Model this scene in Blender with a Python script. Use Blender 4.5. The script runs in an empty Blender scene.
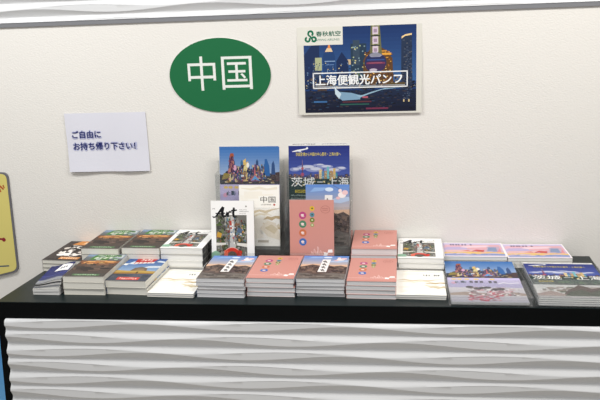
import bpy, bmesh, math, random
from mathutils import Vector, Matrix

H = 0.80                      # height of the counter top above the floor
WY = 0.03                     # plane of the back wall
scene = bpy.context.scene
COL = scene.collection
random.seed(3)

# ------------------------------------------------------------------ helpers
def lin(c):
    if isinstance(c, str):
        c = c.lstrip('#'); c = tuple(int(c[i:i+2], 16)/255 for i in (0, 2, 4))
    return tuple(x/12.92 if x <= .04045 else ((x+.055)/1.055)**2.4 for x in c[:3])

def link(name, mesh, parent=None, loc=(0, 0, 0), rot=(0, 0, 0)):
    o = bpy.data.objects.new(name, mesh)
    COL.objects.link(o)
    o.location = loc; o.rotation_euler = rot
    if parent: o.parent = parent
    return o

def tag(o, label, cat=None, group=None):
    o['label'] = label
    if cat: o['category'] = cat
    if group: o['group'] = group
    return o

def thing(name, label, cat, loc, rot=(0, 0, 0), group=None):
    o = link(name, None, None, loc, rot)
    o.empty_display_size = .05
    return tag(o, label, cat, group)

def structure(o):
    o['kind'] = 'structure'; return o

class MB:
    """collects coloured polygons into one mesh"""
    def __init__(s): s.v = []; s.f = []; s.c = []
    def poly(s, pts, col):
        n = len(s.v); s.v += [tuple(p) for p in pts]; s.f.append(tuple(range(n, n+len(pts)))); s.c.append(lin(col))
    def box(s, x0, y0, z0, x1, y1, z1, col='ffffff', faces=None):
        p = [(x0,y0,z0),(x1,y0,z0),(x1,y1,z0),(x0,y1,z0),(x0,y0,z1),(x1,y0,z1),(x1,y1,z1),(x0,y1,z1)]
        n = len(s.v); s.v += p
        for i, f in enumerate(((0,3,2,1),(4,5,6,7),(0,1,5,4),(1,2,6,5),(2,3,7,6),(3,0,4,7))):
            s.f.append(tuple(n+k for k in f)); s.c.append(lin(col))
    def prism(s, prof, x0, x1, col='ffffff'):
        """closed (y,z) profile swept along x"""
        n = len(s.v); m = len(prof)
        s.v += [(x0, a, b) for a, b in prof]+[(x1, a, b) for a, b in prof]
        s.f.append(tuple(range(n, n+m))[::-1]); s.f.append(tuple(range(n+m, n+2*m))); s.c += [lin(col)]*2
        for i in range(m):
            j = (i+1) % m
            s.f.append((n+i, n+j, n+m+j, n+m+i)); s.c.append(lin(col))
    def mesh(s, name, mat):
        me = bpy.data.meshes.new(name); me.from_pydata(s.v, [], s.f)
        at = me.color_attributes.new('Col', 'FLOAT_COLOR', 'CORNER')
        buf = []
        for p, c in zip(me.polygons, s.c): buf += list(c+(1.0,))*p.loop_total
        at.data.foreach_set('color', buf)
        me.materials.append(mat); me.update()
        return me

def newmat(name):
    m = bpy.data.materials.new(name); m.use_nodes = True
    return m, m.node_tree.nodes, m.node_tree.links, m.node_tree.nodes['Principled BSDF']

def plain(name, col, rough=.5, spec=.5, metal=0.):
    m, n, l, b = newmat(name)
    b.inputs['Base Color'].default_value = lin(col)+(1,); b.inputs['Roughness'].default_value = rough
    b.inputs['Specular IOR Level'].default_value = spec; b.inputs['Metallic'].default_value = metal
    no = n.new('ShaderNodeTexNoise'); no.inputs['Scale'].default_value = 300
    bp = n.new('ShaderNodeBump'); bp.inputs['Strength'].default_value = .03; bp.inputs['Distance'].default_value = .001
    l.new(no.outputs['Fac'], bp.inputs['Height']); l.new(bp.outputs['Normal'], b.inputs['Normal'])
    return m

def printed(name, rough, spec=.4):
    m, n, l, b = newmat(name)
    a = n.new('ShaderNodeAttribute'); a.attribute_name = 'Col'
    l.new(a.outputs['Color'], b.inputs['Base Color'])
    b.inputs['Roughness'].default_value = rough; b.inputs['Specular IOR Level'].default_value = spec
    return m

PRINT = printed('glossy_print', .5, .2)
MATT = printed('matt_print', .6, .3)

def page_material(name, c1, c2, dens):
    m, n, l, b = newmat(name)
    tc = n.new('ShaderNodeTexCoord'); mp = n.new('ShaderNodeMapping'); mp.inputs['Scale'].default_value = (2, 2, dens)
    no = n.new('ShaderNodeTexNoise'); no.inputs['Scale'].default_value = 1.0; no.inputs['Detail'].default_value = 3
    rp = n.new('ShaderNodeValToRGB'); rp.color_ramp.elements[0].position = .3; rp.color_ramp.elements[1].position = .7
    rp.color_ramp.elements[0].color = lin(c1)+(1,); rp.color_ramp.elements[1].color = lin(c2)+(1,)
    l.new(tc.outputs['Object'], mp.inputs['Vector']); l.new(mp.outputs['Vector'], no.inputs['Vector'])
    l.new(no.outputs['Fac'], rp.inputs['Fac']); l.new(rp.outputs['Color'], b.inputs['Base Color'])
    b.inputs['Roughness'].default_value = .8; b.inputs['Specular IOR Level'].default_value = .2
    return m

PAGES = {'cream': page_material('cream_page_edges', 'd6d3c8', 'ece9df', 500),
         'grey':  page_material('grey_page_edges', 'bcbcbe', 'e8e8e8', 420),
         'white': page_material('white_page_edges', 'd3d2cf', 'f1f0ec', 450)}

def acrylic_material(name, veil):
    m, n, l, b = newmat(name); n.remove(b)
    out = n['Material Output']
    tr = n.new('ShaderNodeBsdfTransparent'); tr.inputs['Color'].default_value = (.965, .972, .975, 1)
    gl = n.new('ShaderNodeBsdfGlossy'); gl.inputs['Roughness'].default_value = .08
    df = n.new('ShaderNodeBsdfTranslucent'); df.inputs['Color'].default_value = (.8, .83, .85, 1)
    lw = n.new('ShaderNodeLayerWeight'); lw.inputs['Blend'].default_value = .5
    pw = n.new('ShaderNodeMath'); pw.operation = 'POWER'; pw.inputs[1].default_value = 5; l.new(lw.outputs['Facing'], pw.inputs[0])
    fr = n.new('ShaderNodeMath'); fr.operation = 'MULTIPLY_ADD'; fr.inputs[1].default_value = .8; fr.inputs[2].default_value = .03; l.new(pw.outputs[0], fr.inputs[0])
    m1 = n.new('ShaderNodeMixShader'); m2 = n.new('ShaderNodeMixShader'); m1.inputs['Fac'].default_value = veil
    l.new(tr.outputs[0], m1.inputs[1]); l.new(df.outputs[0], m1.inputs[2])
    l.new(fr.outputs[0], m2.inputs['Fac']); l.new(m1.outputs[0], m2.inputs[1]); l.new(gl.outputs[0], m2.inputs[2])
    l.new(m2.outputs[0], out.inputs['Surface'])
    return m
ACRYLIC = acrylic_material('clear_acrylic', .03)
HAZY = acrylic_material('whitish_acrylic', .08)  # more translucent white than the clear sheets

# ------------------------------------------------------------------ printed artwork: flat inked polygons
_text = {}
def text_mesh(s, bold):
    k = (s, bold)
    if k in _text: return _text[k]
    cu = bpy.data.curves.new('lettering', 'FONT'); cu.body = s; cu.resolution_u = 3
    ob = bpy.data.objects.new('lettering', cu); COL.objects.link(ob)
    dg = bpy.context.evaluated_depsgraph_get(); dg.update()
    me = ob.evaluated_get(dg).to_mesh()
    vs = [(v.co.x, v.co.y) for v in me.vertices]; fs = [tuple(p.vertices) for p in me.polygons]
    ob.evaluated_get(dg).to_mesh_clear()
    bpy.data.objects.remove(ob); bpy.data.curves.remove(cu)
    xs = [p[0] for p in vs] or [0]; ys = [p[1] for p in vs] or [0]
    _text[k] = (vs, fs, min(xs), max(xs), min(ys), max(ys))
    return _text[k]

class Art:
    """ink layers on a sheet w x l metres; coordinates are fractions of the sheet"""
    def __init__(s, w, l, gain=1.): s.w = w; s.l = l; s.p = []; s.gain = gain   # gain: how dense the inks are
    def poly(s, pts, col, z=1): s.p.append(([(x*s.w, y*s.l) for x, y in pts], col, z))
    def rect(s, x0, y0, x1, y1, col, z=1): s.poly([(x0,y0),(x1,y0),(x1,y1),(x0,y1)], col, z)
    def grad(s, x0, y0, x1, y1, c0, c1, n=8, z=1):
        a = [int(c0[i:i+2], 16) for i in (0,2,4)]; b = [int(c1[i:i+2], 16) for i in (0,2,4)]
        for i in range(n):
            t = (i+.5)/n
            s.rect(x0, y0+(y1-y0)*i/n, x1, y0+(y1-y0)*(i+1)/n, '%02x%02x%02x' % tuple(round(p+(q-p)*t) for p, q in zip(a, b)), z)
    def disc(s, x, y, rx, col, z=2, ry=None, n=20, a=0):
        """radius in metres"""
        ry = ry or rx; ca, sa = math.cos(a), math.sin(a)
        pts = []
        for i in range(n):
            t = 2*math.pi*i/n; px, py = rx*math.cos(t), ry*math.sin(t)
            pts.append((x*s.w+px*ca-py*sa, y*s.l+px*sa+py*ca))
        s.p.append((pts, col, z))
    def ring(s, x, y, r0, r1, col, z=2, a0=0, a1=360, n=24, sy=1):
        for i in range(n):
            t0 = math.radians(a0+(a1-a0)*i/n); t1 = math.radians(a0+(a1-a0)*(i+1)/n)
            s.p.append(([(x*s.w+r*math.cos(t), y*s.l+r*math.sin(t)*sy) for r, t in ((r0,t0),(r1,t0),(r1,t1),(r0,t1))], col, z))
    def line(s, pts, wd, col, z=2):
        """polyline, width in metres or list of widths"""
        q = [(x*s.w, y*s.l) for x, y in pts]
        L = []; R = []
        for i, (x, y) in enumerate(q):
            a = q[max(i-1, 0)]; b = q[min(i+1, len(q)-1)]
            dx, dy = b[0]-a[0], b[1]-a[1]; d = math.hypot(dx, dy) or 1
            h = (wd[i] if isinstance(wd, (list, tuple)) else wd)/2
            L.append((x-dy/d*h, y+dx/d*h)); R.append((x+dy/d*h, y-dx/d*h))
        for i in range(len(q)-1): s.p.append(([R[i], R[i+1], L[i+1], L[i]], col, z))
    def text(s, t, x, y, h, col, z=3, width=None, bold=0., align='l', a=0.):
        """x, y = corner as fractions; h, width in metres; glyph bounds are fitted"""
        vs, fs, x0, x1, y0, y1 = text_mesh(t, 0)
        k = h/(y1-y0 or 1); kx = width/(x1-x0 or 1) if width else k
        W = (x1-x0)*kx; off = {'l': 0, 'c': -W/2, 'r': -W}[align]
        ca, sa = math.cos(a), math.sin(a)
        P = []
        for px, py in vs:
            px = (px-x0)*kx+off; py = (py-y0)*k
            P.append((x*s.w+px*ca-py*sa, y*s.l+px*sa+py*ca))
        e = bold*h*.8
        for sx, sy in (((0, 0),) if not bold else ((-e, 0), (e, 0), (0, -e), (0, e))):
            for f in fs: s.p.append(([(P[i][0]+sx, P[i][1]+sy) for i in f], col, z))
    def marks(s, x0, y0, x1, y1, n, col, z=3, seed=0):
        """a row of small unreadable glyph strokes"""
        r = random.Random(seed); dx = (x1-x0)/n
        for i in range(n):
            a = x0+dx*i; b = a+dx*.75
            for k in range(3):
                yy = y0+(y1-y0)*r.random(); hh = (y1-y0)*.22
                s.rect(a+dx*.1*r.random(), yy-hh/2, b, yy+hh/2, col, z)
            xx = a+dx*(.2+.4*r.random()); s.rect(xx, y0, xx+dx*.14, y1, col, z)
    def confetti(s, x0, y0, x1, y1, n, cols, smin, smax, z=2, seed=0, tall=1.):
        r = random.Random(seed)
        for i in range(n):
            w = smin+(smax-smin)*r.random(); h = w*tall*(.6+.8*r.random())
            w = min(w, x1-x0); h = min(h, y1-y0)
            x = x0+(x1-x0-w)*r.random(); y = y0+(y1-y0-h)*r.random()
            k = r.random()*.3
            s.poly([(x+w*k*.5,y),(x+w,y+h*k*.4),(x+w*(1-k*.5),y+h),(x,y+h*(1-k*.4))], r.choice(cols), z+.4*r.random())
    def skyline(s, x0, y0, x1, h0, h1, n, cols, z=2, seed=0, lit=None):
        r = random.Random(seed); dx = (x1-x0)/n
        for i in range(n):
            h = h0+(h1-h0)*r.random()**1.3; w = dx*(.8+.6*r.random()); x = x0+dx*i; zz = z+.3*r.random()
            w = min(w, x1-x); c = r.choice(cols); k = r.random()
            top = [(x,y0),(x+w,y0),(x+w,y0+h)]
            top += [(x+w*.5,y0+h*1.15),(x,y0+h)] if k < .3 else ([(x,y0+h*.9)] if k < .6 else [(x,y0+h)])
            s.poly(top, c, zz)
            if lit:
                for j in range(4):
                    a = x+w*(.1+.6*r.random()); b = y0+h*(.08+.75*r.random())
                    s.rect(a, b, a+w*.22, b+h*.07, r.choice(lit), zz+.35)
    def build(s, mb, fn, dz=.00007):
        n = len(s.p)
        for i, (pts, c, z) in enumerate(s.p):              # every ink patch lies a hair above the one before it
            h = (1+z+.45*i/n)*dz
            mb.poly([fn(x, y, h) for x, y in pts], c)
            if s.gain != 1: mb.c[-1] = tuple(k*s.gain for k in mb.c[-1])

A5 = (.148, .210)
def art_sunset():
    a = Art(.135, .21)
    a.rect(0,0,1,1,'4c413b',0)
    a.grad(0,.62,1,1,'51504c','7d8994',6)
    a.poly([(0,.9),(.22,.88),(.24,1),(0,1)],'7f93ac',1.5)
    a.poly([(.68,.78),(1,.8),(1,1),(.72,1)],'8d98a0',1.6); a.poly([(.74,.86),(.96,.84),(.94,.97),(.8,.96)],'c3c8c8',1.8)
    a.poly([(.16,.74),(.62,.73),(.78,.9),(.74,1),(.3,1),(.2,.93)],'4b7b3a',2); a.poly([(.3,.88),(.7,.9),(.72,.985),(.36,.985)],'356b33',2.3)
    for i in range(4): a.poly([(.24+.12*i,.79),(.31+.12*i,.79),(.36+.12*i,.86),(.29+.12*i,.86)],'d9dfc9',2.6)
    a.marks(.4,.91,.7,.955,5,'cfdac0',2.7,4)
    a.poly([(.0,.6),(.4,.56),(1,.6),(1,.7),(.5,.67),(0,.7)],'7d5238',2); a.poly([(.1,.62),(.45,.59),(.9,.62),(.8,.66),(.4,.645),(.2,.66)],'d39a5c',2.3); a.poly([(.3,.615),(.6,.61),(.62,.64),(.35,.635)],'f4cf8a',2.5)
    a.confetti(.05,.5,.98,.72,40,['a86a3c','8a5836','c98a50','6e4c38','d8a468'],.1,.3,2.1,7,.16); a.confetti(0,.45,1,.56,24,['5a4438','7a5640','46382f'],.1,.3,2.2,8,.2)
    a.confetti(.2,.72,.95,.99,26,['3f6a34','567f48','8a9a8c','41603a','a8b4a4'],.05,.16,2.35,9,.4)
    a.confetti(0,.2,1,.58,60,['3a312d','5a4a41','463a36','685348','332c2a'],.1,.4,2,1,.25)
    a.rect(0,0,1,.13,'47413d',2.6); a.rect(.2,.035,.86,.105,'4f6d49',2.8); a.marks(.26,.05,.8,.09,9,'a9c3a0',3,8)
    return a
def art_beijing():
    a = Art(.135, .21)
    a.rect(0,0,1,1,'3f5d8f',0); a.grad(0,.4,1,1,'8fa6c0','2c4f8d',8)
    a.poly([(.1,.72),(.3,.7),(.5,.8),(.2,.86)],'a9bdd2',1.4); a.poly([(.55,.55),(1,.58),(1,.66),(.7,.64)],'c8d0d6',1.4); a.poly([(.78,.84),(1,.8),(1,.86),(.84,.9)],'d2d9df',1.4)
    a.poly([(.25,.72),(.68,.78),(.76,.985),(.22,.985)],'b5322f',2); a.marks(.35,.87,.66,.95,4,'ecd9d2',2.4,2)
    for i in range(6): a.poly([(.16+.1*i,.73+.008*i),(.24+.1*i,.735+.008*i),(.25+.1*i,.79+.008*i),(.17+.1*i,.785+.008*i)],'e9e6de',2.6)
    a.poly([(0,.68),(.1,.66),(.14,.74),(.02,.74)],'e6e6e0',2.4)
    a.poly([(.35,.42),(.4,.55),(.55,.6),(.72,.55),(.76,.42)],'6e5e4d',2); a.poly([(.42,.44),(.5,.53),(.66,.52),(.7,.44)],'8a7458',2.2)
    a.poly([(0,.28),(1,.3),(1,.42),(.6,.44),(.3,.42),(0,.44)],'b3934c',2.3); a.poly([(0,.28),(1,.3),(1,.34),(.4,.35),(0,.33)],'8f6a2f',2.5); a.rect(.55,.31,.59,.39,'2f2a28',2.7)
    a.rect(0,0,1,.28,'464a55',2.4); a.confetti(0,.1,1,.28,14,['3c404a','52545d'],.1,.3,2.6,3,.3)
    a.rect(.24,.04,.78,.15,'c3443a',2.9); a.marks(.29,.065,.73,.125,8,'f0c9bd',3.1,5)
    return a
def art_zen(w=.148, upright=False):
    a = Art(w, .21)
    a.rect(0,0,1,1,'f6f3eb',0); a.confetti(0,.05,1,1,16,['f4f0e6','f7f5ee','f2ede1'],.2,.6,1,2,.3)
    def brush(pts, wd, c, z): a.line(pts, [wd*k for k in (.2,.8,1,.7,1,.5,.15)][:len(pts)], c, z)
    brush([(0,.56),(.16,.6),(.33,.55),(.5,.585),(.66,.56),(.82,.6),(1,.62)], .010,'d3c2a4',2)
    brush([(.02,.5),(.2,.53),(.36,.49),(.5,.53),(.62,.52),(.7,.53),(.8,.5)], .007,'e0d4bb',2.1)
    brush([(.6,.44),(.7,.47),(.8,.45),(.9,.48),(1,.47)], .012,'bfa982',2.2)
    brush([(.58,.38),(.7,.33),(.8,.34),(.9,.3),(1,.34)], .016,'d9ccb2',2.2)
    brush([(.66,.27),(.75,.31),(.85,.27),(.95,.3),(1,.29)], .008,'c7b48f',2.3)
    brush([(.05,.95),(.3,.93),(.5,.955),(.7,.93),(.95,.95)], .009,'eae2d0',2)
    if upright:
        a.text('中国',.53,.715,.021,'4a4540',3,width=.052,bold=.01)
        a.marks(.54,.672,.8,.69,9,'8b8378',3,4); a.disc(.87,.68,.0035,'b3402f',3.2)
        a.poly([(.5,.3),(.7,.42),(.9,.38),(1,.2),(1,.1),(.7,.16)],'e9dfcc',2.5); a.poly([(.62,.3),(.8,.36),(.95,.28),(.86,.2)],'d6c8aa',2.7)
        a.rect(.45,.06,.72,.1,'bdb5a6',3)
    else:
        for i, x in enumerate((.57,.62,.68,.79,.83,.87)):
            a.rect(x,.76,x+(.018,.03,.018,.03,.02,.035)[i],.81,'2b2724',3)
        a.rect(.7,.782,.72,.79,'2b2724',3); a.marks(.58,.725,.88,.738,14,'b3ab9d',3,6)
        a.marks(.38,.03,.7,.045,12,'9c9486',3,7)
    return a
def art_wall():
    a = Art(*A5)
    a.rect(0,0,1,1,'7f9fcf',0); a.grad(0,.55,1,1,'c9b2a4','5f8ad0',10)
    a.poly([(.5,.72),(.8,.7),(1,.74),(1,.8),(.7,.79)],'aebfd8',1.3); a.poly([(.1,.88),(.4,.9),(.5,.95),(.2,.95)],'8fb0dd',1.3)
    a.poly([(0,.5),(.0,.6),(.12,.6),(.3,.63),(.5,.58),(1,.6),(1,.4),(0,.4)],'d8b193',1.5)
    a.poly([(0,0),(1,0),(1,.5),(.86,.56),(.7,.52),(.55,.6),(.42,.55),(.25,.6),(.1,.53),(0,.5)],'564843',2)
    a.confetti(0,.22,1,.54,130,['3d322f','6b5a51','4a3d39','7c675a','352b2a','5b4c4c'],.03,.12,2.2,5,.6)
    a.poly([(0,0),(1,0),(1,.2),(.7,.26),(.4,.18),(0,.25)],'6d655f',2.8); a.confetti(0,.0,1,.2,40,['5d5650','7c746c','4d4743'],.05,.2,2.9,6,.3)
    a.poly([(.4,.28),(.585,.28),(.615,.83),(.44,.83)],'eeeae6',3.4)
    for i in range(4):
        y = .72-.125*i; x = .455-.002*i
        a.rect(x,y,x+.08,y+.035,'26211f',3.7); a.rect(x+.03,y-.03,x+.05,y+.06,'26211f',3.7); a.rect(x+.06,y-.04,x+.1,y-.01,'4a4340',3.7)
    a.disc(.83,.83,.0135,'f3e6e4',3.5,.010); a.disc(.9,.87,.010,'e9c3c4',3.6,.008); a.disc(.74,.78,.007,'e5b8ba',3.6,.005); a.disc(.79,.9,.006,'f1d9d8',3.7)
    a.line([(.62,.99),(.84,.9)],.0012,'4a4a66',3.4); a.disc(.54,.92,.014,'d4e2f2',3.4,.007)
    return a
def art_pink():
    a = Art(*A5)
    a.rect(0,0,1,1,'cb8f84',0)
    for y, c in ((.755,'b5487c'),(.615,'4f8265'),(.475,'c5714a'),(.33,'3f6cb0')):
        a.disc(.295,y,.0125,c,2); a.disc(.29,y+.005,.0055,'e8d5cf',2.4,.0035); a.rect(.27,y-.025,.33,y-.01,'dcc2bc',2.5)
    for y, c in ((.865,'d6b13a'),(.765,'5b8b9b'),(.68,'6f7d36'),(.6,'90a25c')):
        a.disc(.51,y,.0082 if y > .61 else .006,c,2); a.rect(.495,y-.01,.53,y+.012,'3d4a3a' if y > .7 else 'd8d4b5',2.4)
    a.ring(.81,.85,.0145,.0157,'a3645c',2,sy=.8); a.text('PAMPHLET',.735,.845,.0045,'a3645c',2.4,width=.022,a=.0) if False else a.marks(.745,.855,.875,.872,6,'a3645c',2.2,3)
    a.marks(.75,.83,.87,.842,7,'a3645c',2.2,9)
    a.line([(0,.13),(.3,.135),(.4,.13),(1,.13)],.0011,'f3d5cd',2)
    for x, h in ((.48,.05),(.54,.09),(.6,.05),(.62,.13),(.68,.07),(.74,.05)):
        a.line([(x,.13),(x+.01,.13+h),(x+.03,.13+h*.8),(x+.04,.13)],.0012,'f3d5cd',2)
    a.poly([(.76,.11),(.84,.1),(.86,.155),(.78,.17)],'fbf3ef',2.6); a.poly([(.85,.16),(.97,.165),(.96,.215),(.87,.21)],'fbf3ef',2.6)
    a.rect(0,0,1,.05,'c5897e',1.5)
    return a
def art_magazine():
    a = Art(*A5)
    a.rect(0,0,1,1,'f3f2ef',0)
    x0, x1, y0, y1 = .11, .83, .08, .77
    a.rect(x0,y0,x1,y1,'6f6d68',1)
    cols = ['3b3a36','8a8780','5d6b46','a7a49c','4b5237','7d5a45','2f2e2d','c9c5bb','5a7a8c','6b3f3a']
    cols += ['55534e','75736c','5f5d59','918e87','45443f']; a.confetti(x0,y0,x1,y1,90,cols,.05,.12,1.4,11,.9); a.confetti(x0,y0,x1,y1,260,cols,.02,.05,1.8,31,.9)
    a.confetti(x0,.3,.33,y1,26,['43552f','55633c','2f3a25','6a7350','4b4a44'],.03,.07,2.2,12,.8); a.confetti(.62,.3,x1,.62,22,['43552f','5f6b46','39402c','a8804a','4a4945'],.03,.06,2.2,13,.8)
    a.poly([(.42,.24),(.56,.24),(.53,.75),(.46,.75)],'b9b7b3',2.5); a.confetti(.42,.3,.57,.72,26,['d9d6d0','8e8c88','a8423a','6f88a0','e6e2da'],.02,.05,2.7,14,.9)
    a.poly([(.12,.42),(.22,.4),(.25,.47),(.15,.5)],'c2963f',3); a.poly([(.6,.5),(.7,.47),(.73,.54),(.62,.57)],'4f6480',3); a.rect(.43,.6,.48,.68,'b0453c',3.1)
    a.poly([(x0,.27),(.34,.29),(.34,.32),(x0,.32)],'d8d4cb',3); a.poly([(.6,.28),(x1,.25),(x1,.31),(.6,.32)],'ddd9d0',3)
    a.ring(.48,.1,.017,.029,'c8392b',3.2,0,180,sy=1.05); a.ring(.48,.1,.029,.031,'e8a79d',3.2,20,160); a.disc(.48,.12,.014,'5b5148',3.1); a.rect(.3,.08,.66,.13,'4a423c',3.0)
    a.confetti(.25,.08,.4,.2,8,['c8392b','dd6a52'],.03,.06,3.3,19); a.confetti(.58,.08,.72,.2,8,['c8392b','b03328'],.03,.06,3.3,20)
    a.poly([(.0,.06),(.19,.06),(.19,.16),(.1,.19),(0,.16)],'8db49a',3.4)
    k = '17171a'
    def sc(p): return [(.06+.49*x,.72+.155*y) for x, y in p]
    t = .0068
    a.line(sc([(-.05,.18),(.0,.08),(.1,.12),(.22,.45),(.36,.85),(.47,1.16)]),[t*.4,t*.7,t*.7,t,t*1.2,t*1.1],k,4)
    a.line(sc([(.47,1.16),(.42,.7),(.43,.3),(.5,.1),(.58,.2)]),[t*1.3,t*1.5,t*1.5,t,t*.6],k,4)
    a.line(sc([(.1,.5),(.3,.42),(.56,.52)]),[t*.5,t*.8,t*.5],k,4)
    a.line(sc([(.58,.2),(.66,.62),(.7,.5),(.68,.12)]),[t*.6,t,t,t],k,4); a.line(sc([(.69,.45),(.77,.68),(.86,.6)]),[t*.7,t*.9,t*.9],k,4)
    a.line(sc([(.98,1.1),(.94,.5),(.96,.15),(1.03,.1),(1.1,.22)]),[t,t*1.2,t*1.1,t*.8,t*.5],k,4); a.line(sc([(.84,.78),(.98,.8),(1.12,.84)]),[t*.6,t*.9,t*.6],k,4)
    a.marks(.66,.82,.88,.832,9,'6f6d6a',3,2); a.marks(.66,.79,.82,.8,7,'8c8a86',3,3); a.marks(.66,.85,.84,.862,7,'8c8a86',3,5); a.marks(.04,.86,.1,.88,3,'777470',3,6)
    a.disc(.82,.91,.003,'9b9a92',3)
    return a
def art_panda():
    a = Art(*A5)
    a.rect(0,0,1,1,'3a3432',0); a.rect(0,.1,1,1,'443c39',1)
    a.poly([(.18,.8),(.95,.76),(1,1),(.3,1)],'d08a4a',1.6); a.poly([(.4,.84),(.9,.82),(.94,.92),(.5,.94)],'e6b37c',1.9); a.marks(.45,.86,.85,.93,5,'f3e3cf',2.2,2)
    r = random.Random(5)
    for i in range(26):
        x = .16+.66*r.random(); y = .25+.48*r.random()
        a.disc(x,y,.007+.008*r.random(),r.choice(['efe9e2','d9d0c6','f6f3ee']),2+.3*r.random(),.011)
    for i in range(22): a.disc(.16+.66*r.random(),.25+.48*r.random(),.005+.004*r.random(),r.choice(['1f1c1b','2b2726']),2.5+.3*r.random(),.007)
    a.rect(.36,.06,.86,.17,'d08a4a',3); a.marks(.4,.085,.82,.14,7,'f0d9bd',3.2,6)
    return a
def art_leaflet():
    a = Art(.088,.12)
    a.rect(0,0,1,1,'3c416f',0); a.grad(0,0,1,.6,'6d7280','343a72',6); a.poly([(0,0),(.4,0),(.25,.2),(0,.3)],'8d9094',1.6)
    a.poly([(.36,.6),(.96,.5),(.98,.86),(.5,.97)],'f1efec',2); a.marks(.55,.66,.85,.8,3,'2b2e55',2.5,3)
    a.line([(0,.38),(.5,.33),(1,.4)],.004,'4c5190',2)
    return a
A4 = (.21, .297)
def art_skyline():
    a = Art(*A4, .9)
    a.rect(0,0,1,1,'b9b0d3',0)
    a.grad(0,.6,1,1,'aeb9d2','3c70b2',12); a.grad(0,.565,1,.68,'2d3138','3a3c44',3,1.2)
    a.poly([(0,.6),(.1,.72),(.2,.74),(.3,.7),(1,.69),(1,.57),(0,.57)],'3a3a40',1.4)
    a.skyline(.13,.62,.78,.09,.25,15,['7d5a86','3c6e98','a9637a','d3b26a','2f4a72','5b4b6e','385f7e','b98a5a','384a66'],1.7,4,['f0d080','e79ab0','f6efd0','5fb6d8','ef7f5a','c56fa0'])
    a.skyline(.15,.6,.72,.05,.14,18,['c99c5f','50407a','88608a','364e6a','a0524c','e0c07a'],2.2,8,['f6e0a0','f0a0b8','ffffff','f08a50'])
    a.confetti(.13,.62,.78,.8,240,['5d4a66','3c4e78','79535a','a38a5a','2f3a52','4b3e5e','385f7e','785a4a','28324a','c8b890','3a3048','222a3e'],.012,.03,2.55,44,1.4)
    a.poly([(.14,.72),(.23,.72),(.24,.85),(.21,.9),(.16,.89)],'6b3e5c',2.6); a.poly([(.16,.89),(.24,.89),(.23,.93),(.18,.93)],'a4563c',2.7); a.disc(.25,.76,.006,'d0a0b8',2.9,.010); a.disc(.43,.755,.007,'d8c890',2.9,.010); a.disc(.47,.79,.005,'ece8dc',3,.009)
    a.confetti(.14,.7,.24,.9,40,['4a3048','8a5060','2f2838','b07a6a'],.012,.03,2.8,45,1.2)
    a.poly([(.735,.66),(.84,.66),(.83,.78),(.79,.86),(.755,.86)],'2f62a0',2.7); a.poly([(.86,.68),(.93,.68),(.92,.79),(.9,.84),(.87,.8)],'33507f',2.7)
    a.poly([(.47,.6),(.57,.67),(.585,.82),(.6,.67),(.74,.6),(.6,.63)],'b7676e',3); a.poly([(.52,.605),(.585,.67),(.67,.605),(.59,.625)],'5aa0d8',3.2)
    a.poly([(.8,.6),(1,.6),(1,.71),(.9,.7)],'4c3c3c',2.6); a.confetti(.02,.575,.98,.64,60,['24242a','4b3642','8a6a3c','2a2c3a','3a3038','6a3c4c','c8b890'],.02,.06,3,6,.3)
    a.poly([(.02,.62),(.14,.64),(.16,.69),(.06,.7)],'8f7e42',3); a.rect(.35,.655,.4,.675,'d8e0e8',3.2)
    a.rect(0,.33,1,.565,'b6aed4',2); a.poly([(0,.45),(.4,.48),(1,.42),(1,.565),(0,.565)],'c6bce0',2.2)
    for x in (.09,.17,.27,.4,.62): a.disc(x,.53,.008,'e6c674',2.6,.005)
    a.disc(.08,.44,.008,'d9a0b8',2.6); a.rect(.1,.44,.12,.475,'2d4a3a',3)
    for i, x in enumerate((.18,.3,.37,.44,.56,.63)): a.rect(x,.44,x+.045,.488,'1e1a30',3) 
    a.text('上海',.095,.435,.016,'3f5a6a',3,bold=.012)
    a.line([(.68,.42),(.76,.45),(.84,.43),(.97,.45)],.005,'f3f0f6',3)
    a.grad(0,.0,1,.33,'a7a4ae','d9d3d6',6,2.1); a.poly([(0,.2),(.2,.23),(.5,.2),(.8,.24),(1,.2),(1,.15),(0,.15)],'a38f82',2.6)
    a.confetti(.22,.15,.9,.36,60,['e9e4e4','d7b9bd','c89aa2','c2bcc0','8f7a7c'],.03,.09,2.8,9,.5)
    for x, y in ((.28,.34),(.45,.32),(.52,.33),(.38,.3),(.62,.29),(.7,.3)): a.disc(x,y,.011,'1c1a22',3.4,.008)
    a.confetti(.22,.02,.66,.16,60,['a82844','c03c54','d8a0aa','98203a','88606c'],.02,.07,2.9,10,.4); a.confetti(.24,.14,.95,.3,50,['4a3a40','e8e2e0','7a6468','b04a5c','5c4c50'],.015,.04,3.1,17,.6); a.confetti(.5,.12,.75,.26,26,['c24a5e','e3d6d8','a06070'],.02,.05,3.2,15,.6)
    return a
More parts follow.
